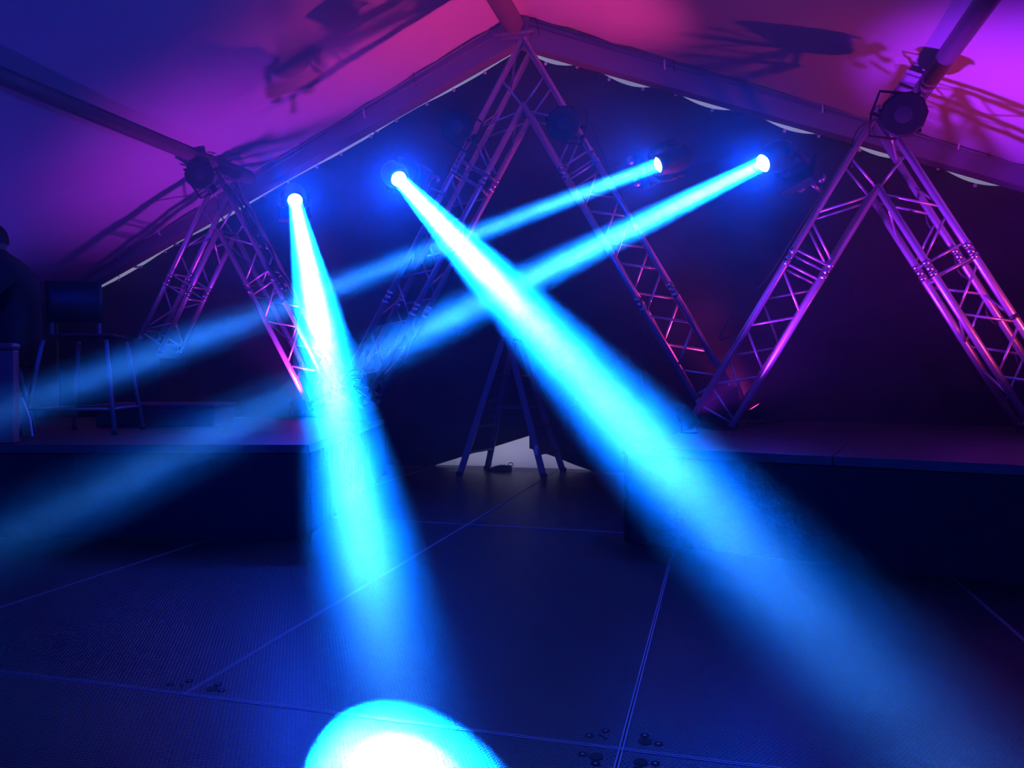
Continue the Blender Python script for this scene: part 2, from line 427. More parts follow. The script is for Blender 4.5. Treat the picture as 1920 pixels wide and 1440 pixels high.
# ------------------------------------------------------------------ stages
def stage(name, label, corner, ang, x0, x1, depth):
    t = thing(name, (corner[0], corner[1], 0), label, 'stage', rotz=rad(ang))
    top = MB(); n = max(1, round((x1 - x0) / 1.2))
    w_ = (x1 - x0) / n
    for i in range(n):
        for j in range(3):
            top.box((x0 + (i + 0.5) * w_, (j + 0.5) * depth / 3, 0.545), (w_ - 0.004, depth / 3 - 0.004, 0.05))
    top.build('deck', M['stage_top'], t, bevel=0.003)
    # front and side skirt with shallow pleats
    sk = MB(); pts = []
    def run(a, b):
        L = (Vector(b) - Vector(a)).length; k = int(L / 0.035)
        nrm = (Vector(b) - Vector(a)).normalized().cross(Vector((0, 0, 1)))
        return [Vector(a).lerp(Vector(b), i / k) + nrm * (0.004 * math.sin(i * 1.7) + 0.003 * math.sin(i * 0.61)) for i in range(k + 1)]
    for side in ([(x0, 0.03, 0), (x1, 0.03, 0)], [(x1 - 0.03, 0, 0), (x1 - 0.03, depth, 0)], [(x0 + 0.03, depth, 0), (x0 + 0.03, 0, 0)], [(x1, depth - 0.03, 0), (x0, depth - 0.03, 0)]):
        p = run(*side); vs = []
        for q in p: vs += [q, q + Vector((0, 0, 0.53))]
        sk.poly(vs, [(2 * i, 2 * i + 2, 2 * i + 3, 2 * i + 1) for i in range(len(p) - 1)], True)
    sk.build('skirt', M['skirt'], t)
    return t
def cam2w(x, d, z):
    a = rad(15); return Vector((x * math.cos(a) - d * math.sin(a), x * math.sin(a) + d * math.cos(a), z))
c = cam2w(-1.219, 4.65, 0)
stage('stage_platform', 'long low black stage on the left carrying the bar stool and two truss feet', c, 15, -3.9, 0, 2.95)
stage('stage_platform', 'low black stage on the right under the pink lit truss arch', (-0.55, 4.56, 0), -13, 0, 4.6, 3.05)

# ------------------------------------------------------------------ truss arches
SEP = 0.282; DEP = 0.282; RC = 0.0265; RB = 0.0095
def truss_arch(name, label, apex, Y, lenL, lenR, flat, foot_z):
    """apex: x, z of the front outer chord apex; Y of the front plane; lenL/lenR outer chord lengths."""
    ax, az = apex
    t = thing(name, (ax, Y + DEP / 2, foot_z), label, 'truss', 'aluminium truss arches')
    nodes = {}
    for side, ln in ((-1, lenL), (1, lenR)):
        d = Vector((side * 0.5, 0, -math.sqrt(3) / 2)); nrm = Vector((-side * math.sqrt(3) / 2, 0, -0.5))
        word = 'left' if side < 0 else 'right'
        fl_ = flat[0 if side < 0 else 1]
        P = lambda s, inner, back: Vector((ax, Y, az)) + d * s + (nrm * SEP if inner else Vector((0, 0, 0))) + Vector((0, DEP if back else 0, 0))
        s_in = SEP * math.sqrt(3)
        s_out_end = ln; s_in_end = ln
        if fl_: s_in_end = ln - SEP / math.sqrt(3)
        for inner in (False, True):
            for back in (False, True):
                m = MB(); s0 = s_in if inner else 0.0; s1 = s_in_end if inner else s_out_end
                m.tube(P(s0, inner, back), P(s1, inner, back), RC, n=16)
                # welded ball at the mitre
                m.lathe(P(s0, inner, back) - Vector((0, RC, 0)), (0, 1, 0), [(0.004, 0), (RC * 0.9, 0.010), (RC, RC), (RC * 0.9, 2 * RC - 0.010), (0.004, 2 * RC)], 14)
                wbuild(m, 'chord', M['alu'], t)
        # couplers
        sj = [1.205] + ([2.50] if ln > 3.0 else [])
        for s in sj:
            for inner in (False, True):
                for back in (False, True):
                    m = MB(); so = s - (0.03 if inner else 0)
                    p0, p1 = P(so - 0.065, inner, back), P(so + 0.065, inner, back)
                    m.tube(p0, P(so - 0.03, inner, back), RC + 0.004, n=16); m.tube(P(so + 0.03, inner, back), p1, RC + 0.004, n=16)
                    m.tube(P(so - 0.025, inner, back), P(so + 0.025, inner, back), RC + 0.001, n=16)
                    for e in (-0.045, 0.045):
                        q = P(so + e, inner, back); m.tube(q - Vector((0, 0.045, 0)), q + Vector((0, 0.045, 0)), 0.006, n=8)
                    wbuild(m, 'coupler', M['alu_joint'], t)
        # lacing, front and back planes mirrored, and the two side planes
        def bars(lst, fn):
            for (a, b) in lst:
                m = MB(); m.tube(a, b, RB, n=8); wbuild(m, fn, M['alu'], t)
        zig = [(0.38, 0, 0.50, 1), (0.55, 1, 0.84, 0), (0.90, 0, 1.10, 1), (1.135, 1, 1.135, 0), (1.255, 0, 1.255, 1)]
        s = 1.30; k = 0
        while s + 0.24 < min(s_in_end, s_out_end) - 0.06:
            zig.append((s, k % 2, s + 0.235, 1 - k % 2)); s += 0.255; k += 1
        if min(s_in_end, s_out_end) - s > 0.1: zig.append((s, k % 2, min(s_in_end, s_out_end) - 0.05, 1 - k % 2))
        e = min(s_in_end, s_out_end) - 0.03
        zig.append((e, 0, e, 1))
        fr = [(P(a, i, False), P(b, j, False)) for a, i, b, j in zig]
        bars(fr, 'front_brace')
        bk = [(P(a, i, True), P(b, j, True)) for a, i, b, j in zig[:5]]
        s = 1.30; k = 1
        while s + 0.24 < min(s_in_end, s_out_end) - 0.06:
            bk.append((P(s, k % 2, True), P(s + 0.235, 1 - k % 2, True))); s += 0.255; k += 1
        bk.append((P(e, 0, True), P(e, 1, True)))
        bars(bk, 'back_brace')
        for inner, nm in ((False, 'outer_brace'), (True, 'inner_brace')):
            L = []; s = (0.12 if not inner else 0.60); k = 0
            end = (s_in_end if inner else s_out_end) - 0.05
            L.append((P(1.135, inner, False), P(1.135, inner, True))); L.append((P(1.275, inner, False), P(1.275, inner, True)))
            while s + 0.25 < end:
                if not (1.02 < s < 1.25):
                    L.append((P(s, inner, k % 2 == 1), P(s + 0.25, inner, k % 2 == 0)))
                s += 0.47; k += 1
            L.append((P(end, inner, False), P(end, inner, True)))
            bars(L, nm)
        # end fittings or feet
        if not fl_:
            for inner in (False, True):
                for back in (False, True):
                    m = MB(); m.tube(P(ln, inner, back), P(ln + 0.05, inner, back), RC * 0.8, RC * 0.55, n=14)
                    q = P(ln + 0.035, inner, back); m.tube(q - Vector((0, 0.04, 0)), q + Vector((0, 0.04, 0)), 0.006, n=8)
                    wbuild(m, 'end_spigot', M['alu_joint'], t)
    # ridge bars across the apex
    a = Vector((ax, Y, az)); b = a - Vector((0, 0, 2 * SEP))
    for q in (a, b):
        m = MB(); m.tube(q, q + Vector((0, DEP, 0)), RB * 1.2); wbuild(m, 'apex_bar', M['alu'], t)
    return t
S3 = math.sqrt(3) / 2
T_LEFT = truss_arch('truss_arch', 'aluminium box truss arch under the left roof purlin, legs ending short of the stage', (-4.893, 3.008), 6.80, 1.86, 2.56, (False, False), 0.57)
T_MID = truss_arch('truss_arch', 'tallest aluminium box truss arch, reaching up to the tent ridge', (-1.617, 3.841), 6.40, 3.40, 3.36, (False, False), 0.57)
T_RIGHT = truss_arch('truss_arch', 'pink and violet lit aluminium box truss arch standing on the right stage', (1.103, 2.909), 6.10, (2.909 - 0.59) / S3, (2.909 - 0.59) / S3, (True, True), 0.57)
# black draped blocks that the raised legs of the left and middle arches rest on
def leg_end(apex, Y, side, ln):
    d = Vector((side * 0.5, 0, -S3)); nrm = Vector((-side * S3, 0, -0.5))
    return Vector((apex[0], Y, apex[1])) + d * (ln + 0.05), Vector((apex[0], Y, apex[1])) + d * (ln + 0.05) + nrm * SEP
for apex, Y, side, ln, lab in (((-4.893, 3.008), 6.80, -1, 1.86, 'black draped pedestal under the left leg of the left truss arch'),
                               ((-4.893, 3.008), 6.80, 1, 2.56, 'low black block under the right leg of the left truss arch'),
                               ((-1.617, 3.841), 6.40, -1, 3.40, 'black draped block under the left leg of the tallest truss arch'),
                               ((-1.617, 3.841), 6.40, 1, 3.36, 'black draped block under the right leg of the tallest truss arch')):
    a, b = leg_end(apex, Y, side, ln)
    t = thing('base_block', ((a.x + b.x) / 2, Y + DEP / 2, 0.57), lab, 'block')
    zt = b.z - 0.022
    x0, x1 = min(a.x, b.x), max(a.x, b.x)
    m = MB()
    # wedge whose sloping top carries all four chord ends
    hi = zt + (a.z - b.z); xa, xb = a.x, b.x
    ext = 0.06 * (1 if xb > xa else -1)
    slope = (a.z - b.z) / (xa - xb)
    xa2, xb2 = xa - ext, xb + ext
    za, zb = zt + slope * (xa2 - xb), zt + slope * (xb2 - xb)
    vs = []
    for y in (Y - 0.06, Y + DEP + 0.06): vs += [(xa2, y, 0.572), (xb2, y, 0.572), (xb2, y, max(zb, 0.60)), (xa2, y, za)]
    m.poly(vs, [(0, 1, 2, 3), (7, 6, 5, 4), (0, 4, 5, 1), (1, 5, 6, 2), (2, 6, 7, 3), (3, 7, 4, 0)])
    wbuild(m, 'block', M['skirt'], t, bevel=0.008)

# ------------------------------------------------------------------ fixtures
def par_can(label, lens, face, clamp, r=0.125, group='unlit spotlights at the tops of the truss arches'):
    L = Vector(lens); f = (Vector(face) - L).normalized(); t = thing('par_spotlight', L, label, 'stage light', group)
    b = -f
    m = MB(); m.lathe(L + f * 0.02, b, [(r * 0.60, 0.0), (r * 0.9, -0.004), (r, 0.006), (r * 1.02, 0.03), (r, 0.09), (r * 0.93, 0.10), (r * 0.9, 0.19), (r * 0.72, 0.25), (r * 0.45, 0.28), (0.01, 0.285)], 12)
    hs = wbuild(m, 'housing', M['black'], t)
    m = MB(); m.lathe(L + f * 0.023, b, [(0.002, -0.012), (r * 0.35, -0.009), (r * 0.52, -0.004), (r * 0.60, 0.002)], 28, cap1=False)
    tag(wbuild(m, 'lens', M['dark_lens'], t, sub_of=hs), 'dark glass lens')
    side = f.cross(Vector((0, 0, 1))).normalized(); up = side.cross(f).normalized()
    m = MB(); m.lathe(L + f * 0.03, b, [(r * 1.0, 0), (r * 1.12, 0.004), (r * 1.12, 0.03), (r * 1.0, 0.034)], 10)
    for a in (0.3, 2.2, 4.0): 
        q = L + side * (r * 1.12 * math.cos(a)) + up * (r * 1.12 * math.sin(a)); m.box(q + b * 0.0, (0.022, 0.022, 0.022))
    wbuild(m, 'filter_frame', M['black'], t, sub_of=hs)
    cl = Vector(clamp); mid = L + b * 0.12
    m = MB()
    tocl = (cl - mid); perp = tocl - tocl.dot(f) * f; perp.normalize(); sd = f.cross(perp).normalized()
    y1, y2 = mid + sd * (r * 1.12), mid - sd * (r * 1.12); z1, z2 = y1 + perp * (r * 1.35), y2 + perp * (r * 1.35)
    m.path([y1, z1, (z1 + z2) / 2 + perp * 0.02, z2, y2], 0.010)
    wbuild(m, 'yoke', M['black'], t)
    m = MB(); m.tube((z1 + z2) / 2, cl, 0.012)
    dd = Vector((0, 1, 0)); m.lathe(cl - dd * 0.0, (cl - mid).normalized(), [(0.02, -0.05), (0.034, -0.035), (0.036, 0.0), (0.030, 0.012)], 14)
    wbuild(m, 'clamp', M['black'], t)
    return t
par_can('unlit black spotlight at the top of the left truss arch, nearly touching the roof', (-4.88, 6.50, 2.928), (-1.5, 0, 1.4), (-4.93, 6.775, 2.86))
par_can('unlit black spotlight hanging outside the left leg of the tallest truss arch', (-2.106, 6.10, 3.046), (0, 0, 1.2), (-2.03, 6.40, 3.02))
par_can('unlit black spotlight in front of the right leg of the tallest truss arch', (-1.207, 6.10, 2.993), (0, 0, 1.2), (-1.19, 6.38, 3.06))
par_can('unlit black spotlight at the apex of the right truss arch below the roof', (1.205, 5.80, 2.760), (0.3, 0, 1.6), (1.13, 6.08, 2.84), r=0.135)

def moving_head(label, lens, aim, mount):
    L = Vector(lens); f = (Vector(aim) - L).normalized(); t = thing('moving_head_light', L, label, 'moving light', 'lit moving heads with blue beams')
    b = -f; side = f.cross(Vector((0, 0, 1))).normalized()
    m = MB(); m.lathe(L + f * 0.035, b, [(0.066, 0.0), (0.078, 0.0), (0.085, 0.02), (0.095, 0.08), (0.110, 0.16), (0.108, 0.24), (0.085, 0.31), (0.03, 0.34)], 24, cap0=False)
    hd = wbuild(m, 'head', M['black_gloss'], t)
    m = MB(); m.lathe(L, f, [(0.0655, -0.004), (0.060, 0.004), (0.035, 0.012), (0.002, 0.015)], 28)
    tag(wbuild(m, 'lens', M['lens_lit'], t, sub_of=hd), 'glowing white blue lens')
    mt = Vector(mount); piv = L + b * 0.16
    # yoke arms from the base to the head pivot
    bd = (mt - piv); bd -= bd.dot(f) * f * 0.0; bdn = bd.normalized(); s2 = bdn.cross(f).normalized()
    base_c = piv + bdn * 0.235
    m = MB()
    for s in (-1, 1):
        m.path([piv + s2 * (0.125 * s), piv + s2 * (0.135 * s) + bdn * 0.08, piv + s2 * (0.125 * s) + bdn * 0.16, piv + s2 * (0.07 * s) + bdn * 0.20], 0.022)
        m.tube(piv + s2 * (0.10 * s), piv + s2 * (0.15 * s), 0.035)
    m.tube(piv + s2 * 0.08 + bdn * 0.19, piv - s2 * 0.08 + bdn * 0.19, 0.024)
    wbuild(m, 'yoke', M['black_gloss'], t)
    q = Matrix((bdn.cross(s2), s2, bdn)).transposed()
    m = MB(); m.box(base_c + bdn * 0.01, (0.24, 0.30, 0.075), q); wbuild(m, 'base', M['black_gloss'], t, bevel=0.012)
    m = MB(); e0 = base_c + bdn * 0.05
    m.box(e0, (0.05, 0.26, 0.012), q)
    for s in (-1, 1):
        k = e0 + s2 * (0.09 * s); m.tube(k, k + bdn * 0.05, 0.014); m.lathe(k + bdn * 0.05, bdn, [(0.026, 0), (0.034, 0.012), (0.034, 0.03), (0.026, 0.045)], 12)
    m.tube(e0 + bdn * 0.06, mt, 0.016)
    wbuild(m, 'clamp', M['screw'], t)
    return t
MH = [('lit moving head shining nearly straight down, leftmost of the four', (-4.02, 6.78, 2.45)),
      ('lit moving head left of the tallest truss arch, beam crossing down to the right', (-2.30, 6.36, 2.55)),
      ('lit moving head right of the tallest truss arch, narrow beam crossing to the left', (-0.86, 6.38, 2.60)),
      ('lit moving head on the right truss arch, its beam going down to the left', (0.72, 6.08, 2.33))]
for (lens, aim, pw, sp), (lab, mt) in zip(HEADS, MH): moving_head(lab, lens, aim, mt)

for loc, aim, pw, col, ang, lab in UPLIGHTS:
    L = Vector(loc) + Vector((0, 0, 0.10)); f = (Vector(aim) - L).normalized(); b = -f
    t = thing('led_uplight', loc, lab, 'stage light', 'LED uplights on the stages')
    wash_light('wash_light', L + f * 0.045, aim, pw, col, ang)
    m = MB(); m.lathe(L + f * 0.03, b, [(0.062, 0), (0.075, 0.0), (0.078, 0.015), (0.075, 0.09), (0.05, 0.11), (0.01, 0.115)], 20, cap0=False); wbuild(m, 'housing', M['black'], t)
    lm = mat('lit_led', col, 0.3, emis=col, es=4.0)
    m = MB(); m.lathe(L + f * 0.018, f, [(0.064, -0.006), (0.062, 0.0)], 20); wbuild(m, 'lens', lm, t)
    sd = f.cross(Vector((0, 1, 0.01))).normalized()
    m = MB(); z0 = loc[2] - 0.026
    m.path([L + sd * 0.085, Vector((L.x + sd.x * 0.095, L.y + sd.y * 0.095, z0 + 0.008)), Vector((L.x - sd.x * 0.095, L.y - sd.y * 0.095, z0 + 0.008)), L - sd * 0.085], 0.007)
    wbuild(m, 'bracket', M['black'], t)

for loc, aim, pw, col, ang in FILL_LAMPS:
    L = Vector(loc); f = (Vector(aim) - L).normalized()
    t = thing('fill_lamp', loc, 'added blue fill lamp, unseen, hanging in the front of the tent behind the camera', 'stage light', 'added fill lamps')
    wash_light('wash_light', L + f * 0.05, aim, pw, col, ang, size=0.12)
    m = MB(); m.lathe(L + f * 0.03, -f, [(0.12, 0), (0.135, 0.0), (0.135, 0.16), (0.08, 0.22), (0.01, 0.23)], 20, cap0=False); wbuild(m, 'housing', M['black'], t)
    m = MB(); m.lathe(L + f * 0.018, f, [(0.118, -0.006), (0.116, 0.0)], 20); wbuild(m, 'lens', mat('blue_lens', col, 0.3, emis=col, es=3), t)
    m = MB(); m.path([L + Vector((0.14, 0, 0)), L + Vector((0.15, 0, 0.25)), L + Vector((-0.15, 0, 0.25)), L + Vector((-0.14, 0, 0))], 0.01)
    zt = mem_z(loc[0]) - 0.02
    m.tube(L + Vector((0, 0, 0.25)), (loc[0], loc[1], zt), 0.012); wbuild(m, 'yoke', M['black'], t)

# ------------------------------------------------------------------ step ladder
def ladder():
    t = thing('step_ladder', (-2.0, 7.45, 0), 'tall aluminium double sided step ladder standing before the opening in the backdrop', 'ladder')
    top = 1.32
    A = [Vector((-2.445, 7.14, 0)), Vector((-2.32, 7.66, 0))]; B = [Vector((-1.62, 7.22, 0)), Vector((-1.53, 7.72, 0))]
    TA = [Vector((-2.05, 7.30, top)), Vector((-2.02, 7.58, top))]; TB = [Vector((-1.99, 7.30, top)), Vector((-1.95, 7.58, top))]
    def stile(p, q):
        m = MB(); d = (q - p).normalized(); x = d.cross(Vector((0, 1, 0))).normalized(); y = d.cross(x)
        R = Matrix((x, y, d)).transposed(); p2 = p + d * 0.03
        m.box((p2 + q) / 2, (0.060, 0.024, (q - p2).length), R); return m
    for lo, hi, nm in ((A, TA, 'front'), (B, TB, 'rear')):
        for k in (0, 1):
            st = wbuild(stile(lo[k], hi[k]), 'stile', M['ladder'], t)
            m = MB(); m.box(lo[k] + Vector((0, 0, 0.022)), (0.065, 0.035, 0.042)); tag(wbuild(m, 'foot', M['black'], t, sub_of=st, bevel=0.005), 'black rubber foot')
        for f in (0.17, 0.36, 0.55, 0.74):
            p, q = lo[0].lerp(hi[0], f), lo[1].lerp(hi[1], f)
            m = MB(); y = (q - p).normalized(); z = Vector((0, 0, 1)); x = y.cross(z).normalized()
            m.box((p + q) / 2, (0.05, (q - p).length, 0.022), Matrix((x, y, z)).transposed()); wbuild(m, 'step', M['ladder'], t, bevel=0.004)
    m = MB(); m.box((-2.0, 7.44, top + 0.01), (0.13, 0.32, 0.03)); wbuild(m, 'top_tread', M['ladder'], t, bevel=0.008)
    for k in (0, 1):
        m = MB(); m.tube(A[k].lerp(TA[k], 0.5), B[k].lerp(TB[k], 0.5), 0.006); wbuild(m, 'spreader', M['ladder'], t)
    # warning sticker band on the front right stile
    m = MB(); p = B[0].lerp(TB[0], 0.2); m.box(p + Vector((0.0, -0.016, 0)), (0.03, 0.004, 0.09)); wbuild(m, 'sticker', M['pale'], t)
ladder()

# small tool pouch with a wire loop on the floor in the opening
t = thing('tool_pouch', (-2.17, 7.60, 0.0), 'small dark tool pouch with a wire loop between the ladder feet', 'bag')
m = MB(); n = 20; vs = []
prof = []
for i in range(n + 1):
    u = i / n; h = 0.062 * math.sin(min(1, u * 1.25) * PI * 0.62) ** 0.8 if u > 0 else 0.004
    h += 0.004 * math.sin(i * 2.4); h = max(h, 0.006)
    x = -0.12 + 0.24 * u
    vs += [(-2.17 + x, 7.55, 0.001), (-2.17 + x, 7.565, h), (-2.17 + x, 7.635, h), (-2.17 + x, 7.65, 0.001)]
fs = []
for i in range(n):
    for k in range(3): a = 4 * i + k; fs.append((a, a + 1, a + 5, a + 4))
    fs.append((4 * i + 3, 4 * i, 4 * i + 4, 4 * i + 7))
fs += [(0, 3, 2, 1), (4 * n, 4 * n + 1, 4 * n + 2, 4 * n + 3)]
m.poly(vs, fs); wbuild(m, 'pouch', M['cloth_dark'], t)
m = MB(); c0 = Vector((-2.05, 7.6, 0.07)); m.path([c0 + Vector((0.026 * math.cos(a), 0, 0.020 * math.sin(a))) for a in [i * PI / 8 for i in range(17)]], 0.004); wbuild(m, 'wire_loop', M['cable'], t)

# ------------------------------------------------------------------ bar stool
def stool():
    F = [Vector((-4.605, 4.232, 0.572)), Vector((-4.093, 4.511, 0.572)), Vector((-4.78, 4.862, 0.572)), Vector((-4.273, 4.998, 0.572))]
    ctr = sum(F, Vector()) / 4
    t = thing('bar_stool', (ctr.x, ctr.y, 0.572), 'tall bar stool with black seat and low back standing on the left stage', 'stool')
    sz = 1.255
    S = [ctr + (f - ctr) * 0.68 for f in F]
    for k in S: k.z = sz
    for k in range(4):
        f, s_ = F[k], S[k]
        m = MB(); m.path([f + Vector((0, 0, 0.012)), f.lerp(s_, 0.5), f.lerp(s_, 0.9), s_ + (ctr - s_).normalized() * 0.0 + Vector((0, 0, -0.02))], 0.0155, n=12)
        lg = wbuild(m, 'leg', M['stool_metal'], t)
        m = MB(); m.tube(f, f + Vector((0, 0, 0.025)), 0.02); wbuild(m, 'foot_cap', M['black'], t, sub_of=lg)
    R = [F[k].lerp(S[k], 0.26) for k in range(4)]
    for a, b in ((0, 1), (1, 3), (3, 2), (2, 0)):
        m = MB(); m.tube(R[a], R[b], 0.010); wbuild(m, 'footrest', M['stool_metal'], t)
    ux = (F[1] - F[0]); ux.z = 0; ux.normalize(); uy = Vector((-ux.y, ux.x, 0))
    q = Matrix((ux, uy, Vector((0, 0, 1)))).transposed()
    m = MB(); m.box((ctr.x, ctr.y, sz + 0.012), (0.43, 0.42, 0.026), q); wbuild(m, 'seat', M['stool_black'], t, bevel=0.012)
    # seat back towards the camera side
    bc = Vector((ctr.x, ctr.y, 0)) - uy * 0.20 - ux * 0.03
    for s in (-1, 1):
        p = bc + ux * (0.15 * s)
        m = MB(); m.path([Vector((p.x, p.y, sz - 0.01)) + uy * 0.08, Vector((p.x, p.y, sz + 0.01)) + uy * 0.01, Vector((p.x, p.y, sz + 0.05)), Vector((p.x, p.y, sz + 0.22)), Vector((p.x, p.y, sz + 0.36)) - uy * 0.03], 0.012, n=12)
        wbuild(m, 'back_tube', M['stool_metal'], t)
    m = MB(); vs = []; n = 10
    for i in range(n + 1):
        u = -1 + 2 * i / n
        for z, o in ((sz + 0.10, 0.0), (sz + 0.24, 0.012), (sz + 0.385, 0.03)):
            p = bc + ux * (0.178 * u) - uy * (0.034 + o - 0.012 * u * u); vs.append((p.x, p.y, z))
    m.poly(vs, [(3 * i + k, 3 * i + 3 + k, 3 * i + 4 + k, 3 * i + 1 + k) for i in range(n) for k in (0, 1)], True)
    wbuild(m, 'backrest', M['stool_black'], t, solid=0.014)
stool()

# ------------------------------------------------------------------ person sitting at the bar, leaning left
def person():
    base = cam2w(-3.63, 5.45, 0.572)
    t = thing('person', base, 'person in dark clothes seated at the left edge, leaning towards the bar', 'person')
    def P(x, d, z): return cam2w(x + 0.05, d, z - (0.10 if z > 1.15 else 0.0))           # x: camera right, d: distance
    pts = {'pel': (P(-3.53, 5.45, 1.30), 0.155), 'sp1': (P(-3.52, 5.45, 1.48), 0.150), 'sp2': (P(-3.55, 5.45, 1.68), 0.165), 'ch': (P(-3.58, 5.43, 1.80), 0.150),
           'nk': (P(-3.65, 5.42, 1.93), 0.065), 'nk2': (P(-3.67, 5.41, 1.985), 0.055),
           'shL': (P(-3.49, 5.24, 1.79), 0.10), 'elL': (P(-3.62, 5.14, 1.56), 0.058), 'wrL': (P(-3.86, 5.12, 1.50), 0.04),
           'shR': (P(-3.64, 5.64, 1.83), 0.085), 'elR': (P(-3.76, 5.74, 1.58), 0.058), 'wrR': (P(-3.98, 5.66, 1.50), 0.04),
           'hpL': (P(-3.55, 5.33, 1.26), 0.11), 'knL': (P(-3.86, 5.28, 1.24), 0.080), 'kn2L': (P(-3.90, 5.28, 1.18), 0.072), 'anL': (P(-3.80, 5.28, 0.72), 0.05), 'toL': (P(-3.93, 5.27, 0.625), 0.042),
           'hpR': (P(-3.57, 5.57, 1.26), 0.11), 'knR': (P(-3.86, 5.62, 1.24), 0.080), 'kn2R': (P(-3.90, 5.62, 1.18), 0.072), 'anR': (P(-3.78, 5.62, 0.72), 0.05), 'toR': (P(-3.92, 5.61, 0.625), 0.042)}
    ed = [('pel', 'sp1'), ('sp1', 'sp2'), ('sp2', 'ch'), ('ch', 'nk'), ('nk', 'nk2'), ('ch', 'shL'), ('shL', 'elL'), ('elL', 'wrL'), ('ch', 'shR'), ('shR', 'elR'), ('elR', 'wrR'),
          ('pel', 'hpL'), ('hpL', 'knL'), ('knL', 'kn2L'), ('kn2L', 'anL'), ('anL', 'toL'), ('pel', 'hpR'), ('hpR', 'knR'), ('knR', 'kn2R'), ('kn2R', 'anR'), ('anR', 'toR')]
    keys = list(pts); me = bpy.data.meshes.new('body')
    inv = Matrix.Translation(-Vector(base))
    me.from_pydata([tuple(inv @ pts[k][0]) for k in keys], [(keys.index(a), keys.index(b)) for a, b in ed], [])
    me.materials.append(M['cloth_dark'])
    o = bpy.data.objects.new('body', me); C.objects.link(o); o.parent = t
    sk = o.modifiers.new('skin', 'SKIN'); sk.use_smooth_shade = True
    for i, k in enumerate(keys):
        r = pts[k][1]; me.skin_vertices[0].data[i].radius = (r, r); me.skin_vertices[0].data[i].use_root = (k == 'pel')
    su = o.modifiers.new('sub', 'SUBSURF'); su.levels = 2; su.render_levels = 2
    # head looking left, with brow, nose, chin and ear
    hc = cam2w(-3.625, 5.41, 1.925); lf = (cam2w(-1, 0, 0) - cam2w(0, 0, 0)).normalized(); fw = (cam2w(0, 1, 0) - cam2w(0, 0, 0)).normalized(); up = Vector((0, 0, 1))
    m = MB(); vs = []; nu, nv = 28, 18
    for j in range(nv + 1):
        th = PI * j / nv
        for i in range(nu):
            ph = 2 * PI * i / nu
            x, y, z = math.sin(th) * math.cos(ph), math.sin(th) * math.sin(ph), math.cos(th)
            rx, ry, rz = 0.095, 0.075, 0.115
            if x > 0.75 and abs(y) < 0.25 and -0.35 < z < 0.1: rx += 0.022 * (1 - abs(z + 0.18) / 0.3)
            if z < -0.5: ry *= 0.8; rx *= 0.95 + 0.12 * max(0, x)
            if x > 0.7 and 0.05 < z < 0.25 and 0.2 < abs(y) < 0.5: rx -= 0.008
            vs.append(hc + lf * (x * rx) + fw * (y * ry) + up * (z * rz))
    fs = [(j * nu + i, j * nu + (i + 1) % nu, (j + 1) * nu + (i + 1) % nu, (j + 1) * nu + i) for j in range(nv) for i in range(nu)]
    m.poly(vs, fs, True); wbuild(m, 'head', M['skin'], t)
    m = MB(); vs = []
    for j in range(10):
        th = PI * 0.56 * j / 9
        for i in range(nu):
            ph = 2 * PI * i / nu; x, y, z = math.sin(th) * math.cos(ph), math.sin(th) * math.sin(ph), math.cos(th)
            k = 1.09 if x < 0.35 else (1.09 if z > 0.45 else 0.9)
            vs.append(hc + lf * (x * 0.095 * k) + fw * (y * 0.075 * k) + up * (z * 0.115 * k))
    m.poly(vs, [(j * nu + i, j * nu + (i + 1) % nu, (j + 1) * nu + (i + 1) % nu, (j + 1) * nu + i) for j in range(9) for i in range(nu)], True)
    wbuild(m, 'hair', M['hair'], t)
    # hands resting on the bar: palm, four fingers and a thumb each
    for (w_, e_) in (('wrL', 'elL'), ('wrR', 'elR')):
        wv = pts[w_][0]; d = (wv - pts[e_][0]).normalized(); d = (d + Vector((0, 0, -0.1))).normalized(); s = d.cross(up).normalized(); n_ = s.cross(d)
        me2 = bpy.data.meshes.new('hand'); V = [wv, wv + d * 0.05]; E = [(0, 1)]; Rr = [0.028, 0.030]
        for k, off in enumerate((-0.030, -0.010, 0.010, 0.030)):
            i0 = len(V); ln = (0.026, 0.031, 0.029, 0.023)[k]
            V += [wv + d * 0.085 + s * off, wv + d * (0.085 + ln) + s * off * 1.1 - n_ * 0.004, wv + d * (0.085 + 1.8 * ln) + s * off * 1.1 - n_ * 0.016]
            E += [(1, i0), (i0, i0 + 1), (i0 + 1, i0 + 2)]; Rr += [0.0105, 0.009, 0.0075]
        i0 = len(V); V += [wv + d * 0.045 + s * 0.042, wv + d * 0.075 + s * 0.056]; E += [(0, i0), (i0, i0 + 1)]; Rr += [0.012, 0.009]
        me2.from_pydata([tuple(inv @ v) for v in V], E, []); me2.materials.append(M['skin'])
        h = bpy.data.objects.new('hand', me2); C.objects.link(h); h.parent = t
        k = h.modifiers.new('skin', 'SKIN'); k.use_smooth_shade = True
        for i, r in enumerate(Rr): me2.skin_vertices[0].data[i].radius = (r, r)
        me2.skin_vertices[0].data[0].use_root = True
        k = h.modifiers.new('sub', 'SUBSURF'); k.levels = 1; k.render_levels = 1
    return t
person()
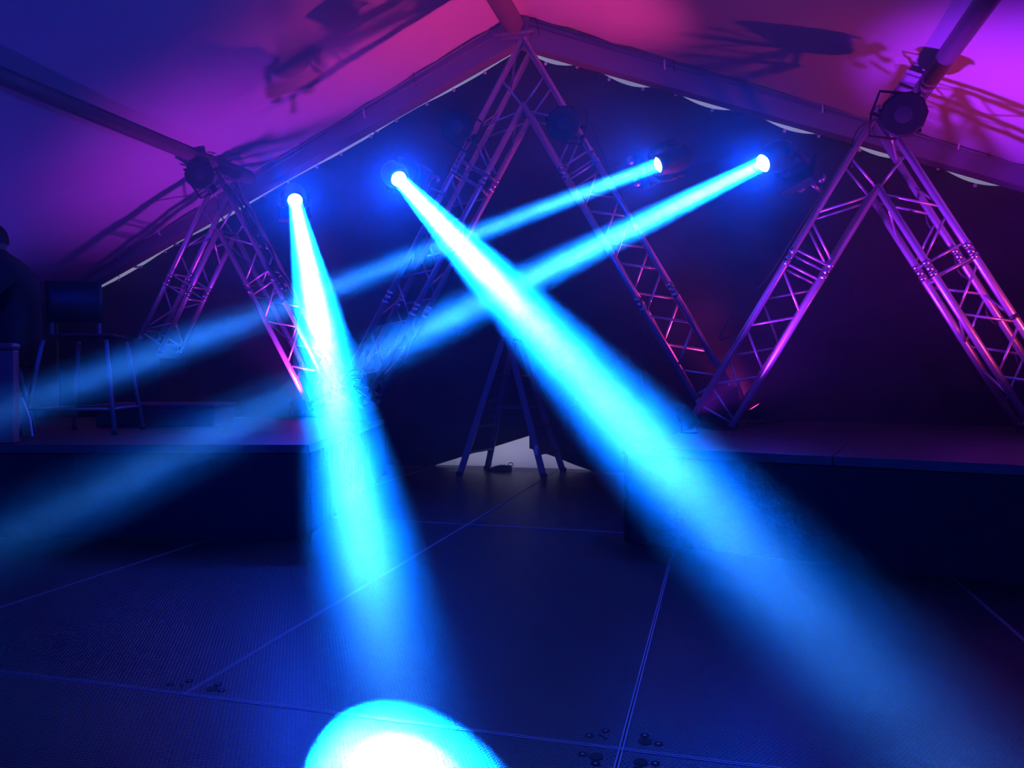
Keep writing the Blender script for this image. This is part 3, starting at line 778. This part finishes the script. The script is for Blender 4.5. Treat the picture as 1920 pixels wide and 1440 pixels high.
# the stool the person sits on
def round_stool(c):
    t = thing('bar_stool', c, 'bar stool almost hidden under the seated person at the left edge', 'stool')
    m = MB(); m.lathe(c + Vector((0, 0, 0.475)), (0, 0, 1), [(0.02, 0), (0.16, 0.0), (0.175, 0.02), (0.17, 0.045), (0.02, 0.05)], 24); wbuild(m, 'seat', M['stool_black'], t)
    for k in range(4):
        a = k * PI / 2 + 0.6; u = Vector((math.cos(a), math.sin(a), 0))
        m = MB(); m.tube(c + u * 0.22, c + u * 0.12 + Vector((0, 0, 0.475)), 0.014); wbuild(m, 'leg', M['stool_metal'], t)
    m = MB(); m.path([c + Vector((0.195 * math.cos(i * PI / 12), 0.195 * math.sin(i * PI / 12), 0.16)) for i in range(25)], 0.009); wbuild(m, 'footrest', M['stool_metal'], t)
round_stool(cam2w(-3.63, 5.47, 0.572))

# ------------------------------------------------------------------ bar front at the left edge, pale board and low case
t = thing('bar_counter', cam2w(-3.62, 4.72, 0.572), 'red lit bar counter end at the left edge of the stage', 'counter')
ua = cam2w(1, 0, 0); ub = cam2w(0, 1, 0); q = Matrix((ua, ub, Vector((0, 0, 1)))).transposed()
m = MB(); m.box(cam2w(-3.40, 4.73, 0.572 + 0.285), (0.74, 0.06, 0.57), q); wbuild(m, 'front_panel', M['bar'], t, bevel=0.01)
m = MB(); m.box(cam2w(-3.40, 4.73, 0.572 + 0.592), (0.75, 0.09, 0.044), q); wbuild(m, 'counter_top', M['bar'], t, bevel=0.02)
t = thing('pale_board', cam2w(-3.16, 5.05, 0.572), 'narrow pale board leaning behind the front leg of the bar stool', 'board')
m = MB(); a = [cam2w(-3.235, 5.1, 0.585), cam2w(-3.17, 5.1, 0.585), cam2w(-3.185, 5.1, 0.70), cam2w(-3.235, 5.1, 0.84)]
m.poly([v + ub * o for o in (0, 0.02) for v in a], [(0, 1, 2, 3), (7, 6, 5, 4), (0, 4, 5, 1), (1, 5, 6, 2), (2, 6, 7, 3), (3, 7, 4, 0)]); wbuild(m, 'board', M['pale'], t)
cc = cam2w(-2.86, 6.42, 0.572)
t = thing('low_case', cc, 'low wide dark case lying on the left stage behind the bar stool', 'case')
m = MB(); m.box(cc + Vector((0, 0, 0.078)), (0.95, 0.48, 0.15), q); wbuild(m, 'case_body', M['case'], t, bevel=0.015)
m = MB(); m.box(cc + Vector((0, 0, 0.168)), (0.97, 0.50, 0.03), q); wbuild(m, 'lid', M['case'], t, bevel=0.01)
for s in (-0.3, 0.3):
    m = MB(); m.box(cc + ua * s - ub * 0.258 + Vector((0, 0, 0.14)), (0.06, 0.012, 0.05), q); wbuild(m, 'latch', M['case'], t)

# ------------------------------------------------------------------ cables
def cable(label, pts, r=0.006, smooth=6, group='cables on the trusses'):
    P = [Vector(p) for p in pts]; out = []
    for i in range(len(P) - 1):
        p0 = P[max(i - 1, 0)]; p1 = P[i]; p2 = P[i + 1]; p3 = P[min(i + 2, len(P) - 1)]
        for k in range(smooth):
            u = k / smooth
            out.append(0.5 * ((2 * p1) + (p2 - p0) * u + (2 * p0 - 5 * p1 + 4 * p2 - p3) * u * u + (-p0 + 3 * p1 - 3 * p2 + p3) * u ** 3))
    out.append(P[-1]); m = MB(); m.path(out, r); o = m.build('power_cable', M['cable']); return tag(o, label, 'cable', group)
# along the left leg of the right arch with a hanging loop
def on_leg(apex, Y, side, s, off=0.0, dy=-0.035):
    d = Vector((side * 0.5, 0, -S3)); nrm = Vector((-side * S3, 0, -0.5)); return Vector((apex[0], Y + dy, apex[1])) + d * s + nrm * off
A_R, A_M, A_L = (1.103, 2.909), (-1.617, 3.841), (-4.893, 3.008)
cable('black cable looping outside the left leg of the right truss arch', [on_leg(A_R, 6.1, -1, 0.65, -0.04), on_leg(A_R, 6.1, -1, 1.0, -0.05), on_leg(A_R, 6.1, -1, 1.4, -0.06), on_leg(A_R, 6.1, -1, 1.75, -0.14), on_leg(A_R, 6.1, -1, 1.98, -0.13), on_leg(A_R, 6.1, -1, 1.9, -0.04), on_leg(A_R, 6.1, -1, 2.0, -0.03)])
cable('thin black cable arching from the roof rafter to the apex of the right arch', [(0.93, 6.1, 2.50), (0.93, 6.08, 2.68), (0.98, 6.07, 2.78), (1.07, 6.07, 2.82), (1.16, 6.07, 2.80)], 0.005)
cable('black cable wound down the right leg of the right truss arch', [on_leg(A_R, 6.1, 1, 0.5 + i * 0.2, 0.03 * (-1) ** i + 0.02, 0.30) for i in range(10)], 0.008)
cable('black cable bundle strapped along the right leg of the left truss arch', [on_leg(A_L, 6.8, 1, 0.15 + i * 0.16, -0.035 - 0.02 * (i % 3), -0.03 + 0.02 * (i % 2)) for i in range(9)], 0.016)
cable('second black cable along the right leg of the left truss arch', [on_leg(A_L, 6.8, 1, 0.1 + i * 0.2, -0.06 + 0.03 * (i % 2), 0.15) for i in range(8)], 0.012)
cable('black cable hanging outside the right leg of the tallest arch', [on_leg(A_M, 6.4, 1, 0.75, -0.10), on_leg(A_M, 6.4, 1, 0.95, -0.12), on_leg(A_M, 6.4, 1, 1.2, -0.08), on_leg(A_M, 6.4, 1, 1.5, -0.04), on_leg(A_M, 6.4, 1, 1.7, -0.03)], 0.006)
cable('black cable running down inside the right leg of the tallest arch', [(-0.62, 6.36, 1.62), (-0.60, 6.36, 1.3), (-0.62, 6.36, 1.0), (-0.58, 6.34, 0.8), (-0.45, 6.3, 0.62)], 0.005)
cable('coiled black cable at the foot of the left leg of the tallest arch', [(-3.15 + 0.10 * math.cos(i * 0.9), 6.33, 0.98 + 0.07 * math.sin(i * 0.9) - 0.01 * i) for i in range(14)], 0.007)
cable('black cable lying on the right stage from the crossed truss feet', [(-0.12, 6.02, 0.59), (0.0, 6.05, 0.579), (0.12, 6.2, 0.579), (0.25, 6.6, 0.579), (0.42, 7.0, 0.579), (0.55, 7.25, 0.579), (0.60, 7.32, 0.60)], 0.008)
# cable tie points, bright white tags on the trusses
for k, (ap, Y, side, s, off) in enumerate([(A_L, 6.8, 1, 1.5, 0.0), (A_M, 6.4, 1, 1.02, 0.0), (A_R, 6.1, 1, 1.75, 0.0)]):
    m = MB(); q0 = on_leg(ap, Y, side, s, off, 0.0); d = Vector((side * 0.5, 0, -S3))
    m.lathe(q0 - d * 0.015, d, [(RC + 0.002, 0), (RC + 0.006, 0.002), (RC + 0.006, 0.028), (RC + 0.002, 0.03)], 16, cap0=False, cap1=False)
    o = wbuild(m, 'cable_tie', M['cable'], (T_LEFT, T_MID, T_RIGHT)[k])

# ------------------------------------------------------------------ haze that fills the tent
def haze():
    m = bpy.data.materials.new('theatrical_haze'); m.use_nodes = True; nt = m.node_tree; nt.nodes.clear()
    N = nt.nodes.new; Lk = nt.links.new
    o = N('ShaderNodeOutputMaterial'); tc = N('ShaderNodeTexCoord'); sx = N('ShaderNodeSeparateXYZ'); Lk(tc.outputs['Object'], sx.inputs[0])
    # the smoke comes from a machine at the back of the tent and thins out towards the dance floor
    mr = N('ShaderNodeMapRange'); mr.interpolation_type = 'SMOOTHSTEP'
    for k, v in zip((1, 2, 3, 4), HAZE_Y): mr.inputs[k].default_value = v
    Lk(sx.outputs['Y'], mr.inputs[0])
    n = N('ShaderNodeTexNoise'); n.inputs['Scale'].default_value = 1.1; n.inputs['Detail'].default_value = 2.5; n.inputs['Distortion'].default_value = 0.6
    mp = N('ShaderNodeMapping'); mp.inputs['Scale'].default_value = (1.0, 1.0, 1.6); Lk(tc.outputs['Object'], mp.inputs[0]); Lk(mp.outputs[0], n.inputs['Vector'])
    m2 = N('ShaderNodeMapRange'); m2.inputs[1].default_value = 0.36; m2.inputs[2].default_value = 0.66; m2.inputs[3].default_value = 0.3; m2.inputs[4].default_value = 1.7
    Lk(n.outputs['Fac'], m2.inputs[0])
    mu = N('ShaderNodeMath'); mu.operation = 'MULTIPLY'; Lk(mr.outputs[0], mu.inputs[0]); Lk(m2.outputs[0], mu.inputs[1])
    sh = []
    for g, k in HAZE_G:
        v = N('ShaderNodeVolumeScatter'); v.inputs['Color'].default_value = (1, 1, 1, 1); v.inputs['Anisotropy'].default_value = g
        q = N('ShaderNodeMath'); q.operation = 'MULTIPLY'; q.inputs[1].default_value = k; Lk(mu.outputs[0], q.inputs[0]); Lk(q.outputs[0], v.inputs['Density']); sh.append(v)
    Lk(sh[0].outputs[0], o.inputs['Volume'])
    b = MB(); b.box(((XL + XR) / 2, (YF + 7.9) / 2, 2.45), (XR - XL - 0.1, 7.9 - YF - 0.1, 4.8))
    h = b.build('haze', m); tag(h, 'thin theatrical smoke haze drifting through the whole tent', 'haze', kind='stuff')
haze()
